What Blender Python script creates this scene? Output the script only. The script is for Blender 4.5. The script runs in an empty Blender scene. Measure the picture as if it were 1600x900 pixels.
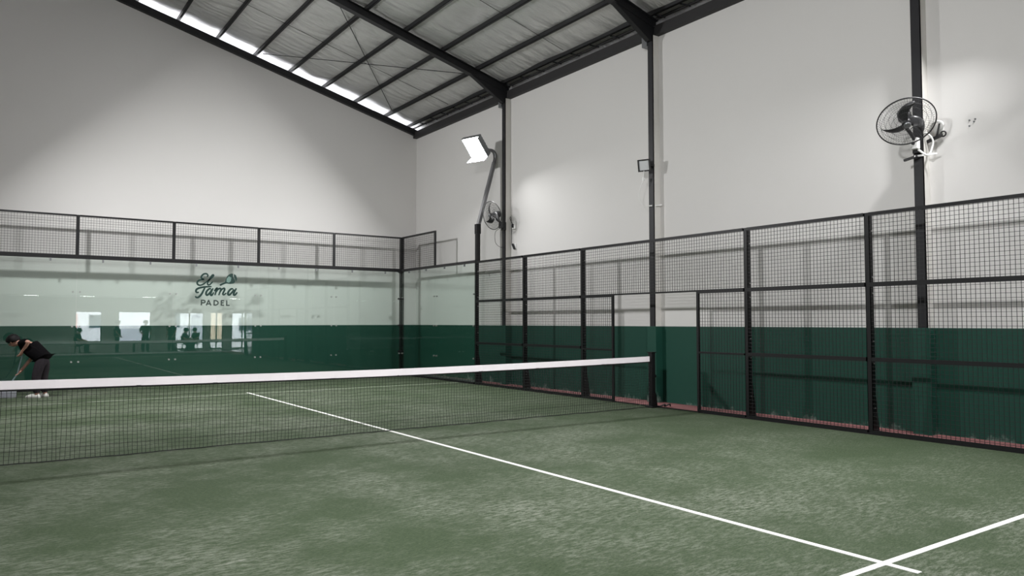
import bpy, bmesh, math, random
from mathutils import Vector, Matrix
random.seed(7)
S = bpy.context.scene
COL = S.collection

# ------------------------------------------------------------------ camera
YAW, PITCH, ROLL, FPX = -0.609, 0.0449, -0.0006, 1180.46
CAM = Vector((-4.6783, -9.6511, 1.5155))
cy, sy, cp, sp = math.cos(YAW), math.sin(YAW), math.cos(PITCH), math.sin(PITCH)
FW = Vector((-sy * cp, cy * cp, sp)); RT = Vector((cy, sy, 0)); UP = RT.cross(FW)
cr, sr = math.cos(ROLL), math.sin(ROLL)
RT2 = RT * cr + UP * sr; UP2 = UP * cr - RT * sr
cd = bpy.data.cameras.new('camera'); cam = bpy.data.objects.new('camera', cd); COL.objects.link(cam)
cd.sensor_width = 36; cd.lens = FPX / 1600 * 36; cd.clip_start = 0.02; cd.clip_end = 300
m3 = Matrix((RT2, UP2, -FW)).transposed()
cam.matrix_world = Matrix.Translation(CAM) @ m3.to_4x4()
S.camera = cam

# ------------------------------------------------------------------ world, exposure
W = bpy.data.worlds.new('overcast_sky'); S.world = W; W.use_nodes = True
bg = W.node_tree.nodes['Background']; bg.inputs[0].default_value = (0.95, 0.95, 1.0, 1); bg.inputs[1].default_value = 15.0
S.view_settings.view_transform = 'Standard'; S.view_settings.look = 'None'
S.view_settings.exposure = 0.0; S.view_settings.gamma = 1; S.view_settings.use_curve_mapping = False
S.cycles.max_bounces = 10; S.cycles.diffuse_bounces = 5; S.cycles.transparent_max_bounces = 24
S.cycles.caustics_reflective = False; S.cycles.caustics_refractive = False
LAMP_RADIANCE = 25.0
LAMP_WATTS = 570.0

# ------------------------------------------------------------------ materials
def lin(c):
    return tuple((v / 12.92 if v <= .04045 else ((v + .055) / 1.055) ** 2.4) for v in [x / 255 for x in c])
MATS = {}
def mat(name, rgb, rough=.6, metal=0, var=.0, vscale=3., bump=0., bscale=40., emit=0, spec=.5, stretch=None):
    m = bpy.data.materials.new(name); m.use_nodes = True; MATS[name] = m
    nt = m.node_tree; b = nt.nodes['Principled BSDF']
    c = lin(rgb); b.inputs['Base Color'].default_value = (*c, 1)
    b.inputs['Roughness'].default_value = rough; b.inputs['Metallic'].default_value = metal
    b.inputs['Specular IOR Level'].default_value = spec
    tc = nt.nodes.new('ShaderNodeTexCoord'); vec = tc.outputs['Object']
    if stretch:
        mp = nt.nodes.new('ShaderNodeMapping'); mp.inputs['Scale'].default_value = stretch
        nt.links.new(vec, mp.inputs[0]); vec = mp.outputs[0]
    if var:
        n = nt.nodes.new('ShaderNodeTexNoise'); n.inputs['Scale'].default_value = vscale; n.inputs['Detail'].default_value = 5
        nt.links.new(vec, n.inputs['Vector'])
        mx = nt.nodes.new('ShaderNodeMix'); mx.data_type = 'RGBA'
        mx.inputs[6].default_value = (*[v * (1 - var) for v in c], 1); mx.inputs[7].default_value = (*[min(1, v * (1 + var)) for v in c], 1)
        nt.links.new(n.outputs['Fac'], mx.inputs[0]); nt.links.new(mx.outputs[2], b.inputs['Base Color'])
    if bump:
        n2 = nt.nodes.new('ShaderNodeTexNoise'); n2.inputs['Scale'].default_value = bscale; n2.inputs['Detail'].default_value = 6
        nt.links.new(vec, n2.inputs['Vector'])
        bp = nt.nodes.new('ShaderNodeBump'); bp.inputs['Strength'].default_value = bump; bp.inputs['Distance'].default_value = .02
        nt.links.new(n2.outputs['Fac'], bp.inputs['Height']); nt.links.new(bp.outputs[0], b.inputs['Normal'])
    if emit:
        b.inputs['Emission Color'].default_value = (1, 1, 1, 1); b.inputs['Emission Strength'].default_value = emit
    return m

mat('plaster', (213, 211, 209), .9, var=.03, vscale=.6, bump=.08, bscale=120, spec=.2)
mat('pier_plaster', (208, 206, 201), .9, var=.03, vscale=2, bump=.1, bscale=90, spec=.2)
mat('black_steel', (15, 15, 17), .45, .0, var=.1, vscale=8, spec=.32)
mat('roof_steel', (24, 24, 27), .5, .0, var=.15, vscale=5, spec=.4)
mat('eave_steel', (44, 43, 44), .6, .0, var=.12, vscale=4, spec=.3)
mat('grey_metal', (122, 124, 126), .38, .6, var=.06, vscale=6)
mat('pole_grey', (128, 128, 130), .35, .55, var=.05, vscale=6)
mat('bolt_metal', (170, 170, 168), .35, .8, var=.05, vscale=30)
mat('net_tape', (238, 232, 235), .8, var=.05, vscale=9, bump=.15, bscale=60, spec=.2, stretch=(1, 1, 14))
mat('net_cord', (18, 20, 20), .8, var=.1, vscale=30)
mat('wire', (18, 18, 20), .5, var=.1, vscale=20)
mat('court_line', (228, 228, 224), .9, var=.06, vscale=25, bump=.2, bscale=200, spec=.2)
mat('worn_line', (150, 158, 142), .9, var=.35, vscale=1.1, bump=.2, bscale=200, spec=.2)
mat('white_plastic', (226, 226, 224), .45, var=.02, vscale=10)
mat('black_plastic', (22, 22, 24), .45, var=.08, vscale=10)
mat('fan_blade', (38, 38, 40), .4, var=.08, vscale=10)
mat('diffuser', (196, 198, 200), .35, var=.03, vscale=20)
mat('lamp_panel', (255, 255, 255), .5, var=.01, vscale=4, emit=LAMP_RADIANCE)
mat('downlight', (255, 255, 255), .5, var=.01, vscale=4, emit=30)
mat('decal_green', (2, 46, 40), .6, var=.05, vscale=20)
mat('decal_grey', (46, 58, 54), .6, var=.05, vscale=20)
mat('decal_pale', (104, 132, 124), .6, var=.1, vscale=60)
mat('skin', (176, 132, 116), .55, var=.06, vscale=14)
mat('hair', (12, 10, 11), .6, spec=.2, var=.2, vscale=50)
mat('shirt_black', (9, 8, 10), .9, spec=.08, var=.15, vscale=16, bump=.2, bscale=18)
mat('trousers_grey', (48, 44, 48), .9, spec=.1, var=.25, vscale=9, bump=.2, bscale=20, stretch=(3, 3, .6))
mat('shoe_white', (206, 206, 200), .6, var=.06, vscale=14)
mat('shirt_brown', (66, 60, 54), .85, var=.1, vscale=16)
mat('shirt_navy', (34, 44, 58), .85, var=.1, vscale=16)
mat('bristle', (186, 188, 196), .8, var=.12, vscale=40)
mat('broom_stick', (150, 170, 178), .35, .2, var=.05, vscale=8)
mat('lounge_floor', (150, 148, 142), .2, var=.08, vscale=2, bump=.05)
mat('table_wood', (70, 66, 58), .6, var=.15, vscale=6, stretch=(1, 8, 1))
mat('facade', (236, 237, 242), .8, var=.05, vscale=1, bump=.1, bscale=20)
mat('facade_grey', (178, 180, 190), .8, var=.1, vscale=2)
mat('facade_red', (222, 176, 172), .7, var=.1, vscale=4)
mat('facade_dark', (60, 70, 84), .3, var=.1, vscale=2)
mat('street', (190, 190, 192), .9, var=.1, vscale=1, bump=.1)
mat('wood_door', (206, 186, 162), .6, var=.08, vscale=3, stretch=(6, 6, .5))

def green_paint():
    m = mat('green_paint', (20, 66, 54), .62, var=.05, vscale=.8, spec=.3)
    nt = m.node_tree; b = nt.nodes['Principled BSDF']; src = b.inputs['Base Color'].links[0].from_socket
    tc = nt.nodes.new('ShaderNodeTexCoord'); sep = nt.nodes.new('ShaderNodeSeparateXYZ'); nt.links.new(tc.outputs['Object'], sep.inputs[0])
    # salt bloom that creeps up from the floor: ragged, with a shape of its own
    mp = nt.nodes.new('ShaderNodeMapping'); mp.inputs['Scale'].default_value = (1, 1, .6); nt.links.new(tc.outputs['Object'], mp.inputs[0])
    n = nt.nodes.new('ShaderNodeTexNoise'); n.inputs['Scale'].default_value = 2.2; n.inputs['Detail'].default_value = 8; n.inputs['Roughness'].default_value = .72
    nt.links.new(mp.outputs[0], n.inputs['Vector'])
    h = nt.nodes.new('ShaderNodeMapRange'); h.inputs[1].default_value = 0; h.inputs[2].default_value = .42; h.inputs[3].default_value = .17; h.inputs[4].default_value = -.16
    nt.links.new(sep.outputs['Z'], h.inputs[0])
    a = nt.nodes.new('ShaderNodeMath'); a.operation = 'ADD'; nt.links.new(n.outputs['Fac'], a.inputs[0]); nt.links.new(h.outputs[0], a.inputs[1])
    r = nt.nodes.new('ShaderNodeMapRange'); r.inputs[1].default_value = .66; r.inputs[2].default_value = .8; r.inputs[4].default_value = .75; nt.links.new(a.outputs[0], r.inputs[0])
    mx = nt.nodes.new('ShaderNodeMix'); mx.data_type = 'RGBA'; mx.inputs[7].default_value = (*lin((150, 162, 154)), 1)
    nt.links.new(r.outputs[0], mx.inputs[0]); nt.links.new(src, mx.inputs[6]); nt.links.new(mx.outputs[2], b.inputs['Base Color'])
green_paint()

def turf():
    m = bpy.data.materials.new('turf'); m.use_nodes = True; MATS['turf'] = m
    nt = m.node_tree; b = nt.nodes['Principled BSDF']; b.inputs['Roughness'].default_value = .95; b.inputs['Specular IOR Level'].default_value = .15
    N = nt.nodes.new; L = nt.links.new
    tc = N('ShaderNodeTexCoord')
    def noise(scale, detail, rough, st=(1, 1, 1), rot=0.):
        mp = N('ShaderNodeMapping'); mp.inputs['Scale'].default_value = st; mp.inputs['Rotation'].default_value = (0, 0, rot); L(tc.outputs['Object'], mp.inputs[0])
        n = N('ShaderNodeTexNoise'); n.inputs['Scale'].default_value = scale; n.inputs['Detail'].default_value = detail; n.inputs['Roughness'].default_value = rough
        L(mp.outputs[0], n.inputs['Vector']); return n.outputs['Fac']
    def rng(s, a, c, o0=0., o1=1.):
        r = N('ShaderNodeMapRange'); r.inputs[1].default_value = a; r.inputs[2].default_value = c; r.inputs[3].default_value = o0; r.inputs[4].default_value = o1
        L(s, r.inputs[0]); return r.outputs[0]
    def mul(a, c):
        k = N('ShaderNodeMath'); k.operation = 'MULTIPLY'; L(a, k.inputs[0]); L(c, k.inputs[1]); return k.outputs[0]
    def mixc(f, a, c):
        mx = N('ShaderNodeMix'); mx.data_type = 'RGBA'; L(f, mx.inputs[0])
        for i, v in ((6, a), (7, c)):
            if isinstance(v, tuple): mx.inputs[i].default_value = (*lin(v), 1)
            else: L(v, mx.inputs[i])
        return mx.outputs[2]
    base = mixc(rng(noise(.5, 6, .6), .3, .7), (42, 56, 36), (51, 66, 45))
    fine = noise(42, 5, .8, (.7, 2.0, 1), -.6)
    base = mixc(rng(fine, .38, .66), base, (80, 92, 70))
    blot = rng(noise(.55, 9, .7, (1, 1.1, 1), .6), .41, .66)
    streak = rng(noise(20, 9, .85, (.45, 1.5, 1), -.6), .45, .66)
    sx = N('ShaderNodeSeparateXYZ'); L(tc.outputs['Object'], sx.inputs[0])
    sand = mul(mul(blot, streak), rng(sx.outputs['X'], 4.6, .5, .35, 1.))    # sand lies thinner towards the fence
    base = mixc(rng(sand, 0, .7, 0, .9), base, (142, 145, 134))
    blot2 = rng(noise(5.5, 10, .85, (.8, 1.4, 1), -.6), .56, .74, 0, .8)
    base = mixc(mul(blot2, rng(streak, .0, .7)), base, (130, 135, 121))
    L(base, b.inputs['Base Color'])
    bp = N('ShaderNodeBump'); bp.inputs['Strength'].default_value = .5; bp.inputs['Distance'].default_value = .01
    L(noise(260, 3, .6), bp.inputs['Height']); L(bp.outputs[0], b.inputs['Normal'])
turf()
mat('red_floor', (140, 90, 90), .8, var=.14, vscale=3, bump=.1, bscale=60)

def foil():
    m = mat('roof_foil', (212, 212, 211), .42, .6, var=.14, vscale=1.4, stretch=(.35, 3.2, 1))
    nt = m.node_tree; b = nt.nodes['Principled BSDF']
    tc = nt.nodes.new('ShaderNodeTexCoord'); mp = nt.nodes.new('ShaderNodeMapping'); mp.inputs['Scale'].default_value = (.5, 2.4, 1)
    nt.links.new(tc.outputs['Object'], mp.inputs[0])
    n = nt.nodes.new('ShaderNodeTexNoise'); n.inputs['Scale'].default_value = 2.2; n.inputs['Detail'].default_value = 6; nt.links.new(mp.outputs[0], n.inputs['Vector'])
    bp = nt.nodes.new('ShaderNodeBump'); bp.inputs['Strength'].default_value = 1.0; bp.inputs['Distance'].default_value = .13
    nt.links.new(n.outputs['Fac'], bp.inputs['Height']); nt.links.new(bp.outputs[0], b.inputs['Normal'])
foil()

def glass(name, tint, refl=1.0):
    m = bpy.data.materials.new(name); m.use_nodes = True; MATS[name] = m
    nt = m.node_tree; nt.nodes.remove(nt.nodes['Principled BSDF']); out = nt.nodes['Material Output']
    t = nt.nodes.new('ShaderNodeBsdfTransparent'); t.inputs[0].default_value = (*tint, 1)
    g = nt.nodes.new('ShaderNodeBsdfGlossy'); g.inputs['Roughness'].default_value = .0; g.inputs[0].default_value = (.97, 1, .98, 1)
    # Schlick reflectance of a plane-parallel sheet, the same from either side
    ge = nt.nodes.new('ShaderNodeNewGeometry'); dt = nt.nodes.new('ShaderNodeVectorMath'); dt.operation = 'DOT_PRODUCT'
    nt.links.new(ge.outputs['Incoming'], dt.inputs[0]); nt.links.new(ge.outputs['Normal'], dt.inputs[1])
    def M(op, a, b):
        k = nt.nodes.new('ShaderNodeMath'); k.operation = op
        for i, v in enumerate((a, b)):
            if v is None: continue
            if isinstance(v, (int, float)): k.inputs[i].default_value = v
            else: nt.links.new(v, k.inputs[i])
        return k.outputs[0]
    c = M('ABSOLUTE', dt.outputs['Value'], None)
    f = M('MULTIPLY_ADD', M('POWER', M('SUBTRACT', 1.0, c), 5.0), .96); f.node.inputs[2].default_value = .04
    mx = nt.nodes.new('ShaderNodeMixShader')
    nt.links.new(f, mx.inputs[0]); nt.links.new(t.outputs[0], mx.inputs[1]); nt.links.new(g.outputs[0], mx.inputs[2]); nt.links.new(mx.outputs[0], out.inputs[0])
glass('court_glass', (.93, .968, .95))
glass('window_glass', (.97, .985, .98))

# ------------------------------------------------------------------ mesh helpers
class MB:
    def __init__(s): s.v = []; s.f = []
    def quad_box(s, P):                       # eight corners, bottom ring then top ring
        n = len(s.v); s.v += [tuple(p) for p in P]
        s.f += [(n + 3, n + 2, n + 1, n), (n + 4, n + 5, n + 6, n + 7)] + [(n + i, n + (i + 1) % 4, n + 4 + (i + 1) % 4, n + 4 + i) for i in range(4)]
        return s
    def box(s, x0, x1, y0, y1, z0, z1):
        return s.quad_box([(x0, y0, z0), (x1, y0, z0), (x1, y1, z0), (x0, y1, z0), (x0, y0, z1), (x1, y0, z1), (x1, y1, z1), (x0, y1, z1)])
    def bar(s, a, b, w, h, up=(0, 0, 1)):     # rectangular bar between two points
        a = Vector(a); b = Vector(b); d = (b - a).normalized(); u = Vector(up)
        if abs(d.dot(u)) > .98: u = Vector((0, 1, 0))
        r = d.cross(u).normalized() * w / 2; u = r.cross(d).normalized() * h / 2
        return s.quad_box([a - r - u, a + r - u, a + r + u, a - r + u, b - r - u, b + r - u, b + r + u, b - r + u])
    def tube(s, pts, r, n=6, closed=False):
        pts = [Vector(p) for p in pts]; k = len(pts); base = len(s.v); ref = None
        for i, p in enumerate(pts):
            if closed: d = pts[(i + 1) % k] - pts[i - 1]
            else: d = pts[min(i + 1, k - 1)] - pts[max(i - 1, 0)]
            d.normalize()
            if ref is None: ref = Vector((0, 0, 1)) if abs(d.z) < .9 else Vector((1, 0, 0))
            u = (ref - d * ref.dot(d)).normalized(); w = d.cross(u); ref = u
            rr = r[i] if isinstance(r, (list, tuple)) else r
            s.v += [tuple(p + (u * math.cos(2 * math.pi * j / n) + w * math.sin(2 * math.pi * j / n)) * rr) for j in range(n)]
        for i in range(k if closed else k - 1):
            a = base + i * n; b = base + ((i + 1) % k) * n
            s.f += [(a + j, a + (j + 1) % n, b + (j + 1) % n, b + j) for j in range(n)]
        if not closed:
            s.f.append(tuple(base + j for j in reversed(range(n)))); s.f.append(tuple(base + (k - 1) * n + j for j in range(n)))
        return s
    def prism(s, poly, d):                    # poly: list of 3d points, extruded by vector d
        n = len(s.v); k = len(poly); d = Vector(d)
        s.v += [tuple(p) for p in poly] + [tuple(Vector(p) + d) for p in poly]
        s.f += [tuple(range(n + k - 1, n - 1, -1)), tuple(range(n + k, n + 2 * k))] + [(n + i, n + (i + 1) % k, n + k + (i + 1) % k, n + k + i) for i in range(k)]
        return s
    def ball(s, c, r, seg=10, rings=6):
        c = Vector(c); n = len(s.v); rv = Vector(r) if isinstance(r, (tuple, list)) else Vector((r, r, r))
        s.v.append(tuple(c + Vector((0, 0, rv.z))))
        for i in range(1, rings):
            t = math.pi * i / rings
            s.v += [tuple(c + Vector((rv.x * math.sin(t) * math.cos(2 * math.pi * j / seg), rv.y * math.sin(t) * math.sin(2 * math.pi * j / seg), rv.z * math.cos(t)))) for j in range(seg)]
        s.v.append(tuple(c - Vector((0, 0, rv.z)))); last = len(s.v) - 1
        s.f += [(n, n + 1 + j, n + 1 + (j + 1) % seg) for j in range(seg)]
        for i in range(rings - 2):
            a = n + 1 + i * seg; s.f += [(a + j, a + seg + j, a + seg + (j + 1) % seg, a + (j + 1) % seg) for j in range(seg)]
        a = last - seg; s.f += [(a + (j + 1) % seg, a + j, last) for j in range(seg)]
        return s
    def mesh(s, name):
        me = bpy.data.meshes.new(name); me.from_pydata(s.v, [], s.f); me.update(); return me
    def build(s, name, m, parent=None, smooth=False, loc=None):
        o = bpy.data.objects.new(name, s.mesh(name)); COL.objects.link(o)
        o.data.materials.append(MATS[m])
        if smooth:
            for p in o.data.polygons: p.use_smooth = True
        if parent: o.parent = parent
        if loc is not None: o.location = loc
        return o
def bevel(o, w, seg=2):
    md = o.modifiers.new('bevel', 'BEVEL'); md.width = w; md.segments = seg; md.limit_method = 'ANGLE'; return o
def empty(name, loc=(0, 0, 0)):
    o = bpy.data.objects.new(name, None); COL.objects.link(o); o.location = loc; o.empty_display_size = .1; return o
def tag(o, label=None, cat=None, group=None, kind=None):
    if label: o['label'] = label
    if cat: o['category'] = cat
    if group: o['group'] = group
    if kind: o['kind'] = kind
    return o
def struct(o, label=None):
    return tag(o, label=label, kind='structure')
def child(mesh_owner, name, parent, loc=(0, 0, 0)):          # another object sharing mesh data
    c = bpy.data.objects.new(name, mesh_owner.data); COL.objects.link(c); c.parent = parent; c.location = loc; return c
def loop_pts(c, r, n, ax1=(1, 0, 0), ax2=(0, 1, 0)):
    c = Vector(c); a = Vector(ax1); b = Vector(ax2)
    return [c + a * r * math.cos(2 * math.pi * i / n) + b * r * math.sin(2 * math.pi * i / n) for i in range(n)]
def catmull(P, n=6):
    P = [Vector(p) for p in P]; Q = [P[0] * 2 - P[1]] + P + [P[-1] * 2 - P[-2]]; out = []
    for i in range(1, len(Q) - 2):
        for k in range(n):
            t = k / n; a, b, c, d = Q[i - 1], Q[i], Q[i + 1], Q[i + 2]
            out.append(.5 * ((2 * b) + (c - a) * t + (2 * a - 5 * b + 4 * c - d) * t * t + (3 * b - a - 3 * c + d) * t ** 3))
    out.append(P[-1]); return out

# ------------------------------------------------------------------ layout constants
XF, YB = 5.154, 10.015          # side fence line, end glass line
XW, YW = 5.92, 10.60            # walls behind them
XL, YN = -13.92, -10.9          # far side wall, near bulkhead
XS = [5.154 - 2.036 * k for k in range(6)]
YS = [10.015, 8.01, 6.01, 4.005, 2.0, 0.0, -2.0, -4.005, -6.01, -8.01, -10.015]
Z2, Z3, Z4 = 2.02, 3.0, 3.957
DADO = 1.43
SL, XR = .27, -4.0
def roof(x, z0):                 # height of a roof plane given at x = 0, ridge at XR
    return z0 - SL * x if x >= XR else z0 - SL * (2 * XR - x)
COLS = [5.65, .62, -4.43, -9.45]

# ------------------------------------------------------------------ floors
fl = struct(MB().box(-7.2, XF + .045, -10.3, YB + .06, -.12, 0).build('floor', 'turf'), 'sand-streaked green artificial turf of the court')
wk = struct(MB().box(XF + .045, XW, YN, YW, -.12, -.004).box(XL, XF + .045, YB + .06, YW, -.12, -.004).box(XL, -7.2, YN, YB + .06, -.12, -.004).build('floor_walkway', 'red_floor'), 'red painted walkway between fence and wall')
struct(MB().box(XL, 9.2, -15.2, YN, -.12, -.004).box(-7.2, XF + .045, YN, -10.3, -.12, -.004).box(XW, 9.2, YN, -7.4, -.12, -.004).build('floor_lounge', 'lounge_floor'), 'grey floor of the waiting area')
# painted lines, woven into the turf
LW = .05
YF, YNR, XC = 6.75, -7.04, -.01
for (x0, x1, y0, y1) in ((XC - LW / 2, XC + LW / 2, YNR - .22, YF + .22), (XF - .05, -5.0, YF - LW / 2, YF + LW / 2), (XF - .05, -5.0, YNR - LW / 2, YNR + LW / 2)):
    MB().box(min(x0, x1), max(x0, x1), y0, y1, -.002, .004 if y1 - y0 > 1 else .0035).build('court_line', 'worn_line' if y0 > 6 else 'court_line', fl)

# ------------------------------------------------------------------ walls
T = .16
def gable(y0, y1, z0, zr, x0=XL, x1=XW):
    p = [(x0, y0, z0), (x1, y0, z0), (x1, y0, roof(x1, zr)), (XR, y0, roof(XR, zr)), (x0, y0, roof(x0, zr))]
    return MB().prism(p, (0, y1 - y0, 0))
wb = struct(gable(YW, YW + T, DADO, 8.73, XL - T, XW + T).build('wall_back', 'plaster'), 'tall cream plastered end wall behind the glass')
MB().box(XL - T, XW + T, YW - .004, YW + T, -.12, DADO).build('painted_dado', 'green_paint', wb)['label'] = 'dark green painted lower part of the end wall'
wr = struct(MB().box(XW, XW + T, -7.4, YW, DADO, 7.2).box(XW, XW + T, YN - T, -7.4, 2.9, 7.2).build('wall_right', 'plaster'), 'tall cream plastered side wall behind the fence')
MB().box(XW - .004, XW + T, -7.4, YW - .004, -.12, DADO).build('painted_dado', 'green_paint', wr)['label'] = 'dark green painted lower part of the side wall'
wl = struct(MB().box(XL - T, XL, -15.2, YW, DADO, 7.2).build('wall_left', 'plaster'), 'cream side wall across the hall')
MB().box(XL - T, XL + .004, -15.2, YW, -.12, DADO).build('painted_dado', 'green_paint', wl)
for yc in COLS[:3]:
    c = MB().box(5.742, 5.758, yc - .066, yc + .066, DADO, 7.05).box(5.742, 5.76, yc - .066, yc - .058, DADO, 7.05).build('column', 'roof_steel', wr)
    c['label'] = 'black steel column flange'
    MB().box(5.758, XW + .01, yc - .058, yc + .066, DADO, 7.05).build('pier', 'pier_plaster', wr)
    bevel(MB().box(5.738, XW + .01, yc - .09, yc + .16, -.05, DADO).build('pilaster', 'green_paint', wr), .006)
for (y, z) in ((-5.017, 4.171), (-5.088, 4.172), (-5.015, 4.094), (-5.071, 4.142)):
    MB().tube([(XW + .002, y, z), (XW - .012, y, z)], .011, 8).build('wall_plug', 'grey_metal', wr)

# bulkhead above the waiting area, waiting-area ceiling and its window wall
struct(gable(YN - T, YN, 2.78, 9.0, XL - T, XW + T).build('wall_bulkhead', 'plaster'), 'cream wall above the waiting area')
YG = -14.2
holes = [(-.95, .25, .42, 2.08), (1.0, 2.56, .42, 2.08), (3.75, 5.22, .05, 2.04), (5.55, 6.25, .05, 2.07), (6.7, 7.9, .05, 2.05)]
wf = MB(); xs = XL - T
for (a, b, z0, z1) in holes:
    wf.box(xs, a, YG - T, YG, -.12, 2.9)
    wf.box(a, b, YG - T, YG, z1, 2.9); wf.box(a, b, YG - T, YG, -.12, z0); xs = b
wf.box(xs, 9.3, YG - T, YG, -.12, 2.9)
wf = struct(wf.build('wall_front', 'plaster'), 'wall of the waiting area with bright openings')
struct(MB().box(9.2, 9.2 + T, YG - T, -7.4 + T, -.12, 2.9).build('wall_lounge', 'plaster'), 'end wall of the waiting area')
struct(MB().box(XW + T, 9.3, -7.4, -7.4 + T, -.12, 2.9).build('wall_return', 'plaster'), 'short return wall of the waiting area')
cl = struct(MB().box(XL - T, 9.36, YG - T, YN, 2.78, 2.92).box(XW, 9.36, YN, -7.4 + T, 2.78, 2.92).build('ceiling_lounge', 'plaster'), 'low ceiling of the waiting area')
for i, (a, b, z0, z1) in enumerate(holes):
    nm = 'window_%d' % (i + 1) if i < 2 else 'door_%d' % (i - 1)
    o = empty(nm, ((a + b) / 2, YG - .06, z0)); struct(o, ['opening beside the seated visitor', 'wide opening behind the standing visitors', 'glazed double door', 'narrow opening onto a cream wall', 'glazed door at the end'][i])
    f = MB(); w = b - a; h = z1 - z0; t = .045
    f.box(-w / 2, -w / 2 + t, -.03, .03, 0, h).box(w / 2 - t, w / 2, -.03, .03, 0, h).box(-w / 2, w / 2, -.03, .03, h - t, h).box(-w / 2, w / 2, -.03, .03, 0, t)
    if i >= 2: f.box(-.03, .03, -.03, .03, 0, h)
    f.build('frame', 'roof_steel', o)
    if i >= 2:
        for s in (-1, 1):
            MB().box(min(0, s * w / 2), max(0, s * w / 2), -.006, .006, t, h - t).build('pane', 'window_glass', o)
            MB().tube([(s * .09, .06, .85), (s * .09, .06, 1.25)], .014, 8).build('handle', 'grey_metal', o)

# ------------------------------------------------------------------ roof
RY0, RY1 = -11.3, 11.02
def foil_sheet(sign):
    V, F = [], []; x_in, x_out = XR, (6.95 if sign > 0 else 2 * XR - 6.95)
    nx, ny = 180, 60
    pit = .966
    for j in range(ny + 1):
        y = RY0 + (RY1 - RY0) * j / ny
        for i in range(nx + 1):
            x = x_in + (x_out - x_in) * i / nx
            ph = ((abs(x - XR) + XR - .15) / pit) % 1.0
            sag = .022 + .05 * math.sin(math.pi * ph) * (.6 + .4 * math.sin(y * 2.3 + int(abs(x) * 1.03) * 1.7)) + .008 * math.sin(9 * x + 4 * y)
            V.append((x, y, roof(x, 9.072) - max(0, sag)))
    for j in range(ny):
        for i in range(nx):
            a = j * (nx + 1) + i; F.append((a, a + 1, a + nx + 2, a + nx + 1))
    return V, F
ce = MB()
for sgn in (1, -1):
    V, F = foil_sheet(sgn); n = len(ce.v); ce.v += V; ce.f += [tuple(i + n for i in f) for f in F]
ce = struct(ce.build('ceiling', 'roof_foil', smooth=True), 'silver insulation foil under the sloping roof')
rs = MB()                                    # metal sheet on top, keeps the sky out
for sgn in (1, -1):
    xo = 7.0 if sgn > 0 else 2 * XR - 7.0
    rs.quad_box([(XR, RY0, roof(XR, 9.14)), (xo, RY0, roof(xo, 9.14)), (xo, RY1, roof(xo, 9.14)), (XR, RY1, roof(XR, 9.14)),
                 (XR, RY0, roof(XR, 9.2)), (xo, RY0, roof(xo, 9.2)), (xo, RY1, roof(xo, 9.2)), (XR, RY1, roof(XR, 9.2))])
rs.build('roof_sheet', 'grey_metal', ce)
bg_ = MB()
for a, b in ((XR, 6.95), (2 * XR - 6.95, XR)):
    bg_.quad_box([(a, RY1 - .04, roof(a, 8.72)), (b, RY1 - .04, roof(b, 8.72)), (b, RY1, roof(b, 8.72)), (a, RY1, roof(a, 8.72)), (a, RY1 - .04, roof(a, 9.15)), (b, RY1 - .04, roof(b, 9.15)), (b, RY1, roof(b, 9.15)), (a, RY1, roof(a, 9.15))])
bg_.build('gable_light_blocker', 'grey_metal', ce)  # unseen board added outside the gable gap to cut daylight on the foil
PX = [.15 + .966 * k for k in range(-4, 6)] + [5.72]
for x in PX:                                  # purlins, C profiles running the length of the hall
    p = MB(); z = roof(x, 8.95)
    p.box(x - .03, x - .022, RY0, RY1 - .05, z, z + .10).box(x - .03, x + .025, RY0, RY1 - .05, z, z + .008).box(x - .03, x + .025, RY0, RY1 - .05, z + .092, z + .10)
    p.build('purlin', 'roof_steel', ce)
for x in PX[:]:
    xm = 2 * XR - x
    if xm < XR - .3:
        z = roof(xm, 8.95); MB().box(xm - .03, xm + .03, RY0, RY1 - .05, z, z + .10).build('purlin', 'roof_steel', ce)
def sloped(x0, x1, y, w, zb, zt):             # sloping member spanning in x
    return MB().quad_box([(x0, y - w, roof(x0, zb)), (x1, y - w, roof(x1, zb)), (x1, y + w, roof(x1, zb)), (x0, y + w, roof(x0, zb)),
                          (x0, y - w, roof(x0, zt)), (x1, y - w, roof(x1, zt)), (x1, y + w, roof(x1, zt)), (x0, y + w, roof(x0, zt))])
for yc in COLS:
    r = MB()
    for a, b in ((XR, XW - .02), (2 * XR - XW + .02, XR)):
        for w, zb, zt in ((.075, 8.755, 8.77), (.012, 8.77, 8.935), (.075, 8.935, 8.95)):
            q = sloped(a, b, yc, w, zb, zt); n = len(r.v); r.v += q.v; r.f += [tuple(i + n for i in f) for f in q.f]
    # haunch down to the column head
    x0 = 4.75; za = roof(x0, 8.76); zb = roof(XW - .03, 8.76)
    r.prism([(x0, yc - .055, za), (XW - .03, yc - .055, zb), (XW - .03, yc - .055, 6.93), (5.68, yc - .055, 6.93)], (0, .11, 0))
    r.build('rafter', 'roof_steel', ce)
    MB().box(5.72, XW - .005, yc + .066, yc + .20, 6.86, 7.12).build('gusset', 'grey_metal', ce)
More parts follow.
